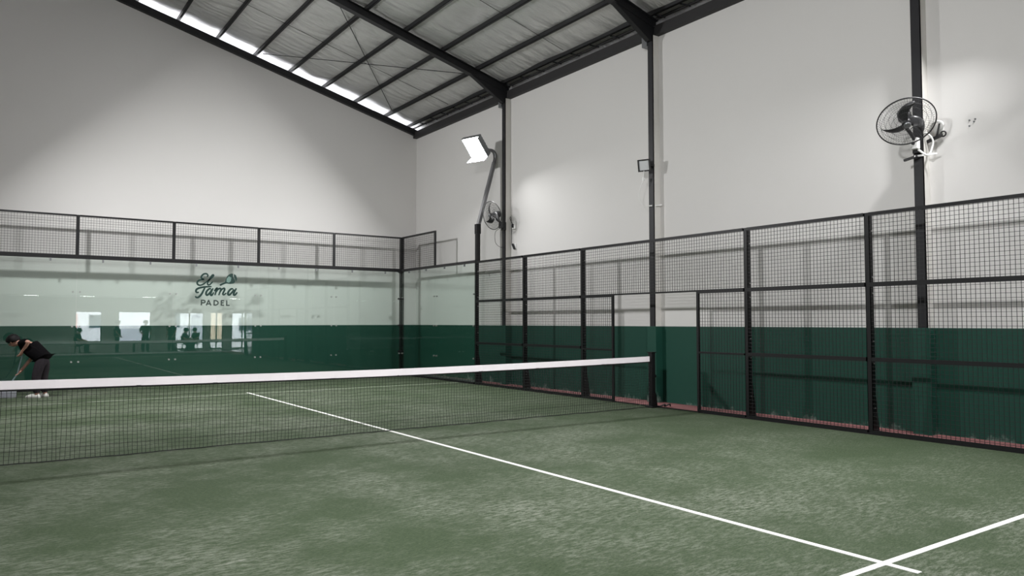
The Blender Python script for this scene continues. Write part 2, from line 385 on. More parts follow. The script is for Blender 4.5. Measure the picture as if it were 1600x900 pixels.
# gable-end beam and eave beam
g = MB()
for a, b in ((XR, XW - .0), (XL, XR)):
    q = sloped(a, b, YW - .06, .06, 8.70, 8.875); n = len(g.v); g.v += q.v; g.f += [tuple(i + n for i in f) for f in q.f]
g.build('gable_beam', 'roof_steel', ce)
MB().box(XW - .12, XW + .02, YN, YW - .01, 7.05, 7.235).build('eave_beam', 'eave_steel', ce)
MB().box(5.93, 5.96, RY0, RY1, roof(5.95, 9.01), roof(5.95, 9.06)).build('eave_batten', 'eave_steel', ce)
MB().box(6.62, 6.68, RY0, RY1, 7.02, roof(6.64, 9.09)).build('eave_light_blocker', 'grey_metal', ce)  # unseen board added past the eave so less daylight gets in
MB().box(XW + T - .01, 6.585, RY0, RY1, 7.02, 7.05).build('eave_light_baffle', 'roof_foil', ce)  # plate added to close the eave, leaving a slit that dims the daylight
y = -10.4
while y < 10.5:                               # short straps tying the eave purlins together
    MB().bar((5.73, y + .07, roof(5.73, 8.99)), (5.95, y - .07, roof(5.95, 8.99)), .018, .022).build('eave_strap', 'roof_steel', ce)
    y += .64
# tension rods: diagonals in the end bay, one line of sag rods per bay
def rod(a, b, r=.009):
    MB().tube([(a[0], a[1], roof(a[0], 8.99)), (b[0], b[1], roof(b[0], 8.99))], r, 6).build('tie_rod', 'roof_steel', ce)
rod((1.35, 5.75), (4.95, 10.25)); rod((1.23, 10.4), (5.15, 5.9))
for ym in (8.14, 3.11, -1.9, -6.9): rod((-3.9, ym), (5.6, ym), .006)

# ------------------------------------------------------------------ glass and mesh of the cage
GC = .0557
def wires(mb, o, u, v, w, h, r=.0025):        # welded wire grid in the plane spanned by u, v
    o = Vector(o); u = Vector(u); v = Vector(v); n = u.cross(v)
    nu = max(1, round(w / GC)); nv = max(1, round(h / GC))
    for i in range(1, nu):
        a = o + u * (w * i / nu); mb.bar(a, a + v * h, 2 * r, 2 * r, up=n)
    for j in range(1, nv):
        a = o + v * (h * j / nv) + n * (2 * r); mb.bar(a, a + u * w, 2 * r, 2 * r, up=n)
def mesh_panel(name, label, group, o, u, w, h, fr=(.045, .045, .045, .045), rails=(), depth=.04, loc=None):
    # frame widths: left, right, bottom, top ; rails: extra horizontals (height, width)
    o = Vector(o); u = Vector(u); v = Vector((0, 0, 1)); n = u.cross(v)
    e = empty(name, o); tag(e, label, 'fence panel', group)
    def rect(a0, a1, b0, b1, nm, d=depth):
        m = MB(); c = n * (d / 2)
        P = [u * a0 + v * b0, u * a1 + v * b0]
        m.quad_box([u * a0 + v * b0 - c, u * a1 + v * b0 - c, u * a1 + v * b0 + c, u * a0 + v * b0 + c, u * a0 + v * b1 - c, u * a1 + v * b1 - c, u * a1 + v * b1 + c, u * a0 + v * b1 + c])
        return m.build(nm, 'black_steel', e)
    l, r_, b, t = fr
    if l: rect(0, l, 0, h, 'stile')
    if r_: rect(w - r_, w, 0, h, 'stile')
    if b: rect(l, w - r_, 0, b, 'rail')
    if t: rect(l, w - r_, h - t, h, 'rail')
    for z, t2 in rails: rect(l, w - r_, z - t2 / 2, z + t2 / 2, 'rail', depth * .9)
    m = MB(); wires(m, -n * 0.0, u, v, w, h)
    tag(m.build('wire_mesh', 'wire', e), kind='stuff')
    return e
ordn = ['first', 'second', 'third', 'fourth', 'fifth']
# end wall: mesh above glass, counted from the corner
for k in range(5):
    x1, x0 = XS[k] - .035, XS[k + 1] + .035
    mesh_panel('mesh_panel', 'black wire mesh panel on top of the end glass, %s from the corner' % ordn[k], 'mesh panels above the end glass',
               (x0, YB, Z3 + .045), (1, 0, 0), x1 - x0, Z4 - Z3 - .045, (0, 0, 0, .04))
    g = empty('glass_panel', ((x0 + x1) / 2, YB - .01, 0)); w = (XS[k] - XS[k + 1]) / 2
    tag(g, 'clear glass panel of the end wall, %s from the corner' % ordn[k], 'glass panel', 'glass panels of the end wall')
    MB().box(-w + .004, w - .004, -.006, .006, .05, Z3 - .045).build('pane', 'court_glass', g)
    for s in (-1, 1):
        for z in (.62, 1.42, 2.2):
            MB().tube([(s * (w - .07), -.014, z), (s * (w - .07), .03, z)], .02, 10).build('bolt', 'bolt_metal', g)
        MB().box(s * .5 - .018, s * .5 + .018, -.02, .01, Z3 - .115, Z3 - .045).build('clip', 'grey_metal', g)
for k in range(1, 6):
    p = empty('fence_post', (XS[k], YB + .045, 0)); tag(p, 'slim black post of the end wall, %s from the corner post' % ordn[k - 1], 'post', 'posts of the end wall')
    MB().box(-.035, .035, -.035, .005, Z3 + .045, Z4).build('upper_post', 'black_steel', p)
    MB().box(-.03, .03, -.03, .035, .045, Z3 - .045).build('lower_post', 'black_steel', p) if k == 5 else None
r = empty('fence_rail', (XS[5], YB + .02, Z3)); tag(r, 'thick black rail between end glass and upper mesh', 'rail')
MB().box(-.02, XS[0] - XS[5] + .02, -.04, .04, -.045, .045).build('beam', 'black_steel', r)
r = empty('base_rail', (XS[5], YB, 0)); tag(r, 'dark base rail under the end glass panels', 'rail')
MB().box(0, XS[0] - XS[5], -.03, .035, 0, .05).build('channel', 'black_steel', r); MB().box(0, XS[0] - XS[5], .036, .06, 0, .09).build('upstand', 'grey_metal', r)

# corner
p = empty('corner_post', (XF + .03, YB + .05, 0)); tag(p, 'black corner post where end glass meets side glass', 'post')
MB().box(-.05, .05, -.05, .05, Z3 - .05, Z4).build('upper_post', 'black_steel', p)
MB().box(-.05, -.03, -.05, .05, 0, Z3 - .05).box(.03, .05, -.05, .05, 0, Z3 - .05).box(-.03, .03, -.008, .008, 0, Z3 - .05).build('lower_post', 'black_steel', p)
for z in (.68, 1.42, 2.18):
    MB().box(-.14, -.05, -.075, -.03, z - .02, z + .02).build('bracket', 'black_steel', p)
    MB().box(-.06, -.03, -.17, -.05, z - .02, z + .02).build('bracket', 'black_steel', p)
for s, ax in ((-1, 0), (-1, 1)):
    c = (-.05, -.05); pr = []
    for i in range(7):
        t = math.pi / 2 * i / 6
        q = .11 * (1 - math.sin(t)); zz = Z3 - .045 - .11 * (1 - math.cos(t))
        pr.append((q, zz))
    poly = [(q, z) for q, z in pr] + [(0, Z3 - .045)]
    if ax == 0: MB().prism([(-.05 - q, -.05, z) for q, z in poly], (0, .06, 0)).build('fillet', 'black_steel', p)
    else: MB().prism([(-.05, -.05 - q, z) for q, z in poly], (.06, 0, 0)).build('fillet', 'black_steel', p)

# far side return: two glass panels, mesh over the first
mesh_panel('mesh_panel', 'short wire mesh panel turning the corner above side glass', 'mesh panels of the side', (XF, YS[0] - .03, Z3 + .03), (0, -1, 0), YS[0] - YS[1] - .03, Z4 - Z3 - .03, (0, .055, 0, .04))
for k in range(2):
    y1, y0 = YS[k], YS[k + 1]
    g = empty('glass_panel', (XF - .01, (y0 + y1) / 2, 0)); w = (y1 - y0) / 2
    tag(g, 'clear side glass panel ' + ['next to the corner post', 'beside the first tall black fence post'][k], 'glass panel', 'glass panels of the side')
    MB().box(-.006, .006, -w + .004, w - (.06 if k == 0 else .004), .05, Z3 - .035).build('pane', 'court_glass', g)
    for s in (-1, 1):
        for z in (.62, 1.42, 2.2):
            MB().tube([(-.014, s * (w - .07), z), (.03, s * (w - .07), z)], .02, 10).build('bolt', 'bolt_metal', g)
        MB().box(-.02, .01, s * .5 - .018, s * .5 + .018, Z3 - .1, Z3 - .035).build('clip', 'grey_metal', g)
r = empty('fence_rail', (XF + .02, YS[2], Z3)); tag(r, 'black top rail of the side glass', 'rail')
MB().box(-.035, .035, 0, YS[0] - YS[2], -.035, .03).build('beam', 'eave_steel', r)
r = empty('base_rail', (XF, YS[2], 0)); tag(r, 'dark base rail under the side glass', 'rail')
MB().box(-.03, .035, .05, YS[0] - YS[2], 0, .05).build('channel', 'black_steel', r); MB().box(.036, .06, .05, YS[0] - YS[2], 0, .09).build('upstand', 'grey_metal', r)

# side fence: posts with base gussets and bolts
def side_post(yc, label, gusset=True):
    p = empty('fence_post', (XF + .045, yc, 0)); tag(p, label, 'post', 'posts of the side fence')
    MB().box(-.045, .035, -.036, -.028, 0, Z3).box(-.045, .035, .028, .036, 0, Z3).box(-.012, -.004, -.028, .028, 0, Z3).box(-.045, -.037, -.036, .036, 0, Z3).build('shaft', 'black_steel', p)
    MB().prism([(.035, -.004, 0), (.17, -.004, 0), (.15, -.004, .12), (.075, -.004, .62), (.035, -.004, .85)], (0, .008, 0)).build('gusset', 'black_steel', p)
    MB().box(-.045, .18, -.038, .038, 0, .012).build('base_plate', 'black_steel', p)
    for z in (.35, .95, 1.25, 1.9, 2.12, 2.75):
        MB().tube([(.005, -.036, z), (.005, -.044, z)], .010, 6).build('bolt', 'bolt_metal', p)
    for x in (.13, .06): MB().tube([(x, -.024, .012), (x, -.024, .04)], .013, 6).build('anchor_bolt', 'bolt_metal', p)
    return p
for yc, lb in ((YS[2], 'black fence post carrying the lit lamp pole beside the side glass'), (YS[3], 'black fence post, second from the side glass'), (YS[4], 'black fence post just beyond the gateway, nearest the far jamb'),
               (YS[6], 'black fence post just this side of the gateway'), (YS[7], 'black fence post left of the big wall fan column'), (YS[8], 'black fence post at the right end of the fence')):
    side_post(yc, lb)
def span(ya, yb): return (XF, ya - .04, 0), (0, -1, 0), ya - yb - .08
# lower panels (0-2 m) with a middle rail, then upper panels (2-3 m)
low = [(YS[2], YS[3], 'tall lower wire mesh panel beside the side glass'), (YS[3], YS[4], 'tall lower wire mesh panel between the second and third fence posts'), (YS[6], YS[7], 'tall lower wire mesh panel right of the gateway half panel'),
       (YS[7], YS[8], 'tall lower wire mesh panel in front of the big fan column')]
for ya, yb, lb in low:
    o, u, w = span(ya, yb); o = (o[0], o[1], .022); mesh_panel('mesh_panel', lb, 'mesh panels of the side', o, u, w, Z2 - .022, (0, 0, .035, .03), rails=((.985, .055),))
for ya, yb, lb in [(YS[2], YS[3], 'upper wire mesh panel beside the lamp pole'), (YS[3], YS[4], 'upper wire mesh panel between the second and third fence posts'), (YS[4], YS[6], 'long upper wire mesh panel above the gateway'),
                   (YS[6], YS[7], 'upper wire mesh panel right of the gateway post'), (YS[7], YS[8], 'upper wire mesh panel crossed by the big fan column')]:
    o, u, w = span(ya, yb); o = (o[0], o[1], Z2)
    mesh_panel('mesh_panel', lb, 'mesh panels of the side', o, u, w, Z3 - Z2, (0, 0, .03, .045))
# half panels that frame the gateway
JY0, JY1 = 1.08, -1.02
o, u, w = (XF, YS[4] - .04, .022), (0, -1, 0), YS[4] - .04 - JY0 + .022
mesh_panel('mesh_panel', 'narrow wire mesh panel on the far side of the gateway', 'mesh panels of the side', o, u, w, Z2 - .022, (0, .045, .03, .03), rails=((.96, .03),))
o, u, w = (XF, JY1 + .022, .022), (0, -1, 0), JY1 + .022 - YS[6] - .04
mesh_panel('mesh_panel', 'narrow wire mesh panel on the near side of the gateway', 'mesh panels of the side', o, u, w, Z2 - .022, (.045, 0, .03, .03), rails=((.98, .03),))
r = MB().box(-.02, .05, YS[8], JY1, 0, .022).box(-.02, .05, JY0, YS[2], 0, .022).box(.0, .05, JY1, JY0, -.002, .012).build('base_rail', 'black_steel', loc=(XF, 0, 0))
tag(r, 'dark base rail along the foot of the side mesh fence', 'rail')

# ------------------------------------------------------------------ net and posts
def net_top(x):
    return .858 + .045 * (abs(x) / 5.05) ** 1.6
nt = empty('court_net', (0, 0, 0)); tag(nt, 'black court net with a wide white top band', 'net')
XN = 5.03
tp = MB(); K = 60
for i in range(K + 1):
    x = -XN + 2 * XN * i / K; z = net_top(x); wv = .006 * math.sin(x * 5.1) + .004 * math.sin(x * 13)
    tp.v += [(x, -.012 + wv, z - .092), (x, -.008 + wv * .6, z), (x, .008 + wv * .6, z), (x, .012 + wv, z - .092)]
for i in range(K):
    a = i * 4; b = a + 4; tp.f += [(a, b, b + 1, a + 1), (a + 1, b + 1, b + 2, a + 2), (a + 2, b + 2, b + 3, a + 3), (a + 3, b + 3, b, a)]
tp.f += [(0, 1, 2, 3), tuple(K * 4 + j for j in (3, 2, 1, 0))]
tp.build('top_band', 'net_tape', nt)
nm = MB(); NX, NZ = 216, 18
def netpt(i, j):
    x = -XN + 2 * XN * i / NX; t = j / NZ; top = net_top(x) - .09; z = .012 + (top - .012) * t
    k = math.sin(math.pi * t)
    lo = (1 - t) ** 2
    x += lo * .012 * math.sin(x * 7.3 + 2 * math.sin(x * 3)) + .004 * math.sin(37 * x + 5 * t)
    yy = .03 * k * math.sin(x * 1.7) + lo * .012 * math.sin(x * 2.6 + 1) + .006 * math.sin(x * 23 + 9 * t)
    z += .006 * math.sin(x * 11 + t * 7) * k + lo * .002 * math.sin(x * 8.1)
    return Vector((x, yy, z))
def strand(pts, r):
    n = len(nm.v); k = len(pts)
    for p in pts:
        nm.v += [(p.x - r, p.y - r, p.z - r * .6), (p.x + r, p.y - r, p.z + r * .6), (p.x, p.y + r, p.z)]
    for q in range(k - 1):
        a = n + 3 * q; nm.f += [(a, a + 1, a + 4, a + 3), (a + 1, a + 2, a + 5, a + 4), (a + 2, a, a + 3, a + 5)]
for i in range(NX + 1): strand([netpt(i, j) for j in range(NZ + 1)], .0023)
for j in range(NZ + 1): strand([netpt(i, j) for i in range(NX + 1)], .0023 if j else .009)
tag(nm.build('netting', 'net_cord', nt), kind='stuff')
MB().tube([(-XN, 0, net_top(5) - .1)] + [(-XN + 2 * XN * i / 40, 0, net_top(-XN + 2 * XN * i / 40) - .1) for i in range(1, 40)] + [(XN, 0, net_top(5) - .1)], .011, 6).build('head_cable', 'net_cord', nt)
for s, lb in ((1, 'black net post standing in the gateway of the side fence'), (-1, 'black net post on the side away from the gateway')):
    p = empty('net_post', (s * 5.085, 0, 0)); tag(p, lb, 'post', 'net posts')
    bevel(MB().box(-.045, .045, -.045, .045, .02, .97).build('shaft', 'black_steel', p), .008)
    MB().box(-.06, .06, -.06, .06, .965, .98).build('cap', 'black_steel', p)
    MB().prism([(s * .045, -.02, 0), (s * .12, -.02, 0), (s * .09, -.02, .22), (s * .045, -.02, .32)], (0, .04, 0)).build('brace', 'black_steel', p)
    bevel(MB().box(-.09, .14 if s > 0 else .09, -.09, .09, 0, .025).build('base_plate', 'black_steel', p), .004)
    for k in range(9): MB().tube(loop_pts((-s * .05, 0, .1 + k * .085), .014, 8, (1, 0, 0), (0, 0, 1)), .004, 5, True).build('lacing_hook', 'black_steel', p)
    MB().tube([(s * .05, .0, .55), (s * .085, .0, .55)], .03, 10).build('tensioner', 'black_steel', p)
ca = MB().tube(catmull([(5.2, -.08, .012), (5.26, -.14, .05), (5.3, -.1, .015), (5.36, -.16, .05), (5.42, -.12, .012)], 5), .014, 6).build('loose_strap', 'black_plastic', smooth=True)
tag(ca, 'curled black strap on the red floor beside the net post', 'strap')

# ------------------------------------------------------------------ lamp poles
def lamp_pole(x, y, s, label):                # s = +1: stands on the right side, arm leans out to +x
    e = empty('lamp_pole', (x, y, 0)); e.rotation_euler = (0, 0, 0 if s > 0 else math.pi); tag(e, label, 'lamp pole', 'flood lamp poles of the court')
    MB().box(-.045, .045, -.05, .05, 0 if s < 0 else 3.0, 3.78).build('mast', 'black_steel', e)
    MB().box(-.055, .06, -.056, .056, 3.68, 3.92).build('knuckle', 'black_steel', e)
    MB().bar((.01, 0, 3.86), (.49, 0, 5.52), .09, .075, up=(1, 0, 0)).build('arm', 'pole_grey', e, )
    MB().tube(catmull([(.485, 0, 5.5), (.515, 0, 5.62), (.50, 0, 5.73), (.42, 0, 5.80), (.2, 0, 5.80)], 5), [.045] * 6 + [.05] * 6 + [.045] * 5 + [.04] * 4, 8).build('bent_top', 'pole_grey', e, True)
    h = empty('lamp_head', (-.06, 0, 5.84)); h.parent = e; h.rotation_euler = (0, math.radians(46), math.radians(16) * s * (1 if y > 0 else -1)); la, lb_ = (-.10, -.03) if s * y > 0 else (-.03, -.10)    # heads turned towards mid-court
    bevel(MB().box(-.28, .28, -.29, .29, 0, .06).build('housing', 'grey_metal', h), .01)
    for k in range(7): MB().box(-.24 + k * .078, -.225 + k * .078, -.26, .26, .06, .10).build('cooling_fin', 'grey_metal', h)
    MB().box(-.25, .25, -.26, .26, -.012, -.002).build('led_panel', 'lamp_panel', h)
    MB().box(-.28, -.265, -.29, .29, -.035, 0).box(.265, .28, -.29, .29, -.27, 0).box(-.265, .265, -.29, -.275, la, 0).box(-.265, .265, .275, .29, lb_, 0).build('added_shield', 'grey_metal', h)  # lips added and deepened to keep lamp light off the side wall
    ld = bpy.data.lights.new('beam', 'AREA'); ld.shape = 'RECTANGLE'; ld.size = .49; ld.size_y = .51; ld.energy = LAMP_WATTS; ld.spread = math.radians(176); ld.color = (1, 1, 1)
    lo = bpy.data.objects.new('beam', ld); COL.objects.link(lo); lo.parent = h; lo.location = (0, 0, -.02)
    MB().box(.26, .36, -.05, .05, .01, .07).build('end_cap', 'grey_metal', h)
    return e
lamp_pole(5.215, YS[2], 1, 'lit flood lamp on a bent grey arm above the side glass')
lamp_pole(5.215, -6.07, 1, 'flood lamp pole at the near end of the side fence')
lamp_pole(-5.08, YS[2], -1, 'flood lamp pole across the court at the far end')
lamp_pole(-5.08, -6.07, -1, 'flood lamp pole across the court at the near end')

# ------------------------------------------------------------------ wall fans
def fan(hub, n, roll, mount, R, label, cable):
    n = Vector(n).normalized(); e = empty('wall_fan', mount); tag(e, label, 'fan', 'fans on the side wall columns')
    x = Vector((0, 0, 1)).cross(n).normalized(); y = n.cross(x)
    M = Matrix((x, y, n)).transposed().to_4x4(); M.translation = Vector(hub) - Vector(mount)
    M = M @ Matrix.Rotation(roll, 4, 'Z')
    def put(mb, name, m, smooth=False):
        o = mb.build(name, m, e, smooth); o.matrix_basis = M; return o
    g = MB(); g.tube(loop_pts((0, 0, 0), R, 48), .0085, 6, True); put(g, 'guard_rim', 'black_plastic', True)
    for sgn, nm in ((1, 'front_guard'), (-1, 'rear_guard')):
        g = MB(); nr = 60
        for i in range(nr):
            a = 2 * math.pi * i / nr
            P = [Vector((R * t * math.cos(a + .25 * (1 - t) * sgn), R * t * math.sin(a + .25 * (1 - t) * sgn), sgn * .095 * math.sqrt(max(0, 1 - t ** 3)))) for t in (.2, .45, .7, .88, 1.)]
            g.tube(P, .0013, 3)
        for t in (.2, .38, .55, .72, .87): g.tube(loop_pts((0, 0, sgn * .095 * math.sqrt(1 - t ** 3)), R * t, 36), .0018 if t > .2 else .004, 4, True)
        tag(put(g, nm, 'wire'), kind='stuff')
    put(MB().tube([(0, 0, .083), (0, 0, .092), (0, 0, .102)], [.045, .045, .035], 20), 'badge', 'grey_metal')
    put(MB().tube([(0, 0, -.04), (0, 0, .035), (0, 0, .05)], [.055, .055, .04], 16), 'hub', 'black_plastic', True)
    for k in range(3):
        b = MB(); th0 = 2 * math.pi * k / 3; nn = 14; mm = 5
        for i in range(nn + 1):
            t = i / nn; rr = R * (.12 + .72 * t); th = th0 - .95 * t ** 1.3
            half = R * .25 * max(.03, math.sin(math.pi * (.2 + .79 * t))) ** .75
            for j in range(mm + 1):
                q = (j / mm - .5) * 2; a = th + q * half / rr * .75
                b.v.append((rr * math.cos(a), rr * math.sin(a), .0 - q * .035 * (1 - .5 * t) + .01 * (1 - q * q)))
        for i in range(nn):
            for j in range(mm):
                a = i * (mm + 1) + j; b.f.append((a, a + 1, a + mm + 2, a + mm + 1))
        o = put(b, 'blade', 'fan_blade', True); md = o.modifiers.new('solid', 'SOLIDIFY'); md.thickness = .006
    put(MB().tube([(0, 0, -.05), (0, 0, -.09), (0, 0, -.2), (0, 0, -.25)], [.05, .085, .085, .06], 18), 'motor', 'black_plastic', True)
    # bent arm from below the motor back to the column
    a = (M @ Vector((0, 0, -.15))); dn = Vector((0, 0, -1)); mt = Vector((0, 0, 0))
    mid = a + dn * .12
    MB().tube(catmull([a, mid, (mid + mt) / 2 + Vector((0, 0, .01)), mt], 5), .024, 8).build('arm', 'black_plastic', e, True)
    bevel(MB().box(-.03, .05, -.055, .055, -.12, .08).build('bracket', 'black_steel', e), .006)
    bevel(MB().box(-.11, -.03, -.055, .045, -.075, .075).build('control_box', 'white_plastic' if cable else 'black_plastic', e), .008)
    MB().tube([(-.11, -.005, .0), (-.13, -.005, .0)], .022, 12).build('knob', 'black_plastic', e)
    if cable:
        MB().tube(catmull([(-.04, -.03, -.08), (-.02, -.13, -.17), (.06, -.14, -.13), (.1, -.16, .03), (.08, -.1, .14), (.1, -.02, .16)], 6), .014, 6).build('cable', 'white_plastic', e, True)
        MB().bar((-.05, .16, -.2), (-.03, -.02, -.16), .035, .03).build('plug', 'black_plastic', e)
        MB().bar((-.045, .02, -.165), (.08, -.22, -.15), .022, .022).build('clamp', 'white_plastic', e)
    else:
        MB().tube(catmull([(-.03, .05, -.05), (-.1, .2, -.15), (-.1, .2, -.4), (-.02, .12, -.52), (.03, .03, -.53)], 6), .006, 5).build('cable', 'wire', e, True)
    return e
FH = Vector((FW.x, FW.y, 0)).normalized()
def aim(hub, rgt, upw, fwd):                   # a direction given against the line of sight to the hub
    d = (Vector(hub) - CAM).normalized(); r = d.cross(Vector((0, 0, 1))).normalized(); u = r.cross(d); return r * rgt + u * upw - d * fwd
n1 = aim((5.22, -4.545, 4.15), .146, -.54, .83)
fan((5.22, -4.545, 4.15), n1, 2.3, (5.70, -4.44, 3.93), .355, 'large black wall fan with white control box on the near column', True)
n2 = aim((5.37, 5.60, 4.10), -.765, -.156, .62)
fan((5.37, 5.60, 4.10), n2, .3, (5.70, 5.60, 3.88), .345, 'smaller black fan turned sideways on the far column by the lit lamp', False)
# socket and cord holders on the wall beside the fans
so = empty('cord_hook', (XW, -4.63, 4.09)); tag(so, 'white pipe loop with black plug on the wall right of the large fan', 'cord')
MB().tube(catmull([(-.02, .13, .02), (-.05, .07, .12), (-.06, -.02, .14), (-.05, -.07, .09), (-.03, -.03, .03)], 6), .018, 8).build('loop', 'white_plastic', so, True)
MB().tube(catmull([(-.04, -.02, .11), (-.06, -.01, .02), (-.05, .02, -.09)], 5), .012, 6).build('lead', 'black_plastic', so, True)
MB().bar((-.05, .14, -.11), (-.05, -.06, -.05), .035, .04).build('plug', 'black_plastic', so); MB().tube(loop_pts((-.045, -.07, -.04), .035, 14, (0, 1, 0), (0, 0, 1)), .01, 6, True).build('ring', 'black_plastic', so)
MB().box(-.02, .002, -.06, .06, -.02, .1).build('back_plate', 'white_plastic', so)
so = empty('wall_socket', (XW, 5.42, 3.88)); tag(so, 'small white switch box on the wall right of the smaller fan', 'socket')
bevel(MB().box(-.05, .002, -.06, .06, -.1, .1).build('box', 'white_plastic', so), .01); MB().box(-.07, -.05, -.02, .03, -.06, .03).build('plug', 'black_plastic', so)
MB().tube(catmull([(-.06, 0, .02), (-.09, .08, .16), (-.05, .1, .2), (-.03, .09, -.1), (-.03, .1, -.45)], 6), .007, 5).build('cord', 'black_plastic', so, True)
so = empty('power_plug', (XW, 5.40, 3.36)); tag(so, 'black plug in a low wall outlet beneath the switch box', 'socket')
MB().box(-.02, .002, -.05, .05, -.06, .06).build('plate', 'white_plastic', so); MB().bar((-.05, .05, .06), (-.04, -.03, -.07), .05, .04).build('plug', 'black_plastic', so)

# unlit floodlight on the middle column
f = empty('flood_light', (5.74, .62, 4.50)); tag(f, 'small square unlit floodlight with dangling cord on the middle column', 'floodlight')
h = Matrix.Translation((-.16, .02, 0)) @ Matrix.Rotation(math.radians(205), 4, 'Z') @ Matrix.Rotation(math.radians(12), 4, 'Y')
def fput(mb, nm, m):
    o = mb.build(nm, m, f); o.matrix_basis = h; return o
bevel(fput(MB().box(-.045, .0, -.12, .12, -.11, .11), 'housing', 'black_plastic'), .008)
fput(MB().box(0, .018, -.125, -.095, -.115, .115).box(0, .018, .095, .125, -.115, .115).box(0, .018, -.095, .095, .09, .115).box(0, .018, -.095, .095, -.115, -.09), 'bezel', 'black_plastic')
fput(MB().box(0, .008, -.095, .095, -.09, .09), 'lens', 'diffuser')
MB().box(-.13, .0, -.09, -.075, -.02, .02).box(-.13, .0, .075, .09, -.02, .02).box(-.01, .002, -.09, .09, -.025, .025).build('yoke', 'black_steel', f)
MB().tube(catmull([(-.16, .03, -.1), (-.15, .06, -.26), (-.13, .17, -.45), (-.11, .2, -.62), (-.08, .12, -.76), (-.03, .0, -.77)], 6), .0065, 5).build('cord', 'white_plastic', f, True)
MB().bar((-.03, .03, -.765), (.14, -.14, -.755), .022, .022).build('conduit', 'white_plastic', f)
MB().box(-.15, -.11, .05, .09, -.28, -.22).build('connector', 'white_plastic', f)

# ------------------------------------------------------------------ lettering on the end glass
LX0, LZ0, LK = -.537, 2.835, 1.225 / 1108
lg = empty('logo_decal', (0, YB - .0185, 2.3)); tag(lg, 'dark green script lettering with racket and ball stuck on the glass', 'logo')
def lp(X, Y): return Vector((LX0 + X * LK, 0, LZ0 - Y * LK * 1.022 - 2.3))
def ribbon(mb, pts, w, n=6, taper=True, off=0.):
    P = catmull([lp(*p) for p in pts], n) if n > 1 else [lp(*p) for p in pts]; k = len(P); b = len(mb.v)
    for i, p in enumerate(P):
        d = P[min(i + 1, k - 1)] - P[max(i - 1, 0)]; d = d.normalized(); q = Vector((-d.z, 0, d.x))
        t = i / (k - 1); ww = w * LK / 2 * (1.22 if taper else 1.1) * ((.62 + .38 * math.sin(math.pi * t) ** .5) if taper else 1)
        mb.v += [tuple(p + q * ww + Vector((0, -off, 0))), tuple(p - q * ww + Vector((0, -off, 0)))]
    mb.f += [(b + 2 * i, b + 2 * i + 1, b + 2 * i + 3, b + 2 * i + 2) for i in range(k - 1)]
def letter(strokes, w, m, n=6, taper=True):
    mb = MB()
    for i, s in enumerate(strokes): ribbon(mb, s, w, n, taper, i * .0004)
    return mb.build('letter', m, lg)
letter([[(318, 178), (334, 140), (300, 108), (240, 122), (198, 172), (206, 214), (246, 232), (190, 244), (135, 268), (110, 312), (130, 352), (180, 364), (245, 336), (300, 290)]], 33, 'decal_green')
letter([[(300, 290), (385, 225), (440, 170), (458, 138), (440, 128), (408, 165), (365, 240), (330, 310), (342, 350), (375, 348), (412, 312), (442, 278)]], 29, 'decal_green')
letter([[(418, 388), (300, 396), (190, 415), (115, 445), (88, 488), (108, 524), (150, 516)], [(282, 398), (245, 480), (205, 560), (150, 622), (105, 632), (74, 606)]], 36, 'decal_green')
letter([[(408, 436), (365, 440), (312, 500), (304, 556), (332, 576), (384, 522), (426, 446)], [(452, 424), (415, 500), (398, 560), (425, 578), (470, 510)]], 36, 'decal_green')
letter([[(478, 490), (510, 440), (540, 418), (520, 480), (492, 578)], [(500, 530), (556, 446), (606, 424), (616, 456), (575, 576)], [(585, 530), (640, 446), (690, 418), (700, 454), (664, 540), (690, 560), (740, 520)]], 34, 'decal_green')
letter([[(890, 428), (842, 430), (788, 490), (776, 544), (806, 562), (862, 508), (908, 436)], [(960, 412), (918, 490), (900, 548), (930, 562), (982, 500)]], 38, 'decal_green')
letter([[(207, 682), (207, 804)], [(198, 693), (262, 693), (284, 708), (284, 732), (262, 747), (198, 747)]], 27, 'decal_grey', 1, False)
letter([[(312, 804), (362, 682)], [(356, 682), (412, 804)], [(330, 768), (396, 768)]], 26, 'decal_grey', 1, False)
letter([[(479, 682), (479, 804)], [(470, 694), (520, 694), (556, 716), (566, 744), (556, 772), (520, 793), (470, 793)]], 27, 'decal_grey', 1, False)
letter([[(634, 682), (634, 804)], [(634, 693), (694, 693)], [(634, 742), (686, 742)], [(634, 793), (694, 793)]], 25, 'decal_grey', 1, False)
letter([[(752, 684), (752, 806)], [(742, 796), (816, 796)]], 25, 'decal_grey', 1, False)
def poly(pts, m, nm, off=0.):
    mb = MB(); P = [lp(*p) + Vector((0, -off, 0)) for p in pts]; mb.v = [tuple(p) for p in P]; mb.f = [tuple(range(len(P)))]; return mb.build(nm, m, lg)
poly([(702, 288), (722, 215), (748, 152), (798, 102), (848, 84), (880, 88), (882, 140), (900, 190), (926, 232), (928, 278), (892, 308), (820, 320), (745, 312)], 'decal_green', 'racket_head')
poly([(738, 272), (742, 205), (788, 148), (846, 178), (832, 258), (792, 292)], 'decal_pale', 'racket_strings', .0008)
poly([(902, 92), (948, 122), (973, 190), (966, 240), (944, 266), (938, 226), (914, 182), (898, 140)], 'decal_green', 'ball')
mb = MB(); ribbon(mb, [(735, 292), (680, 312), (596, 352)], 36, 5, False, .0004); mb.build('racket_handle', 'decal_green', lg)

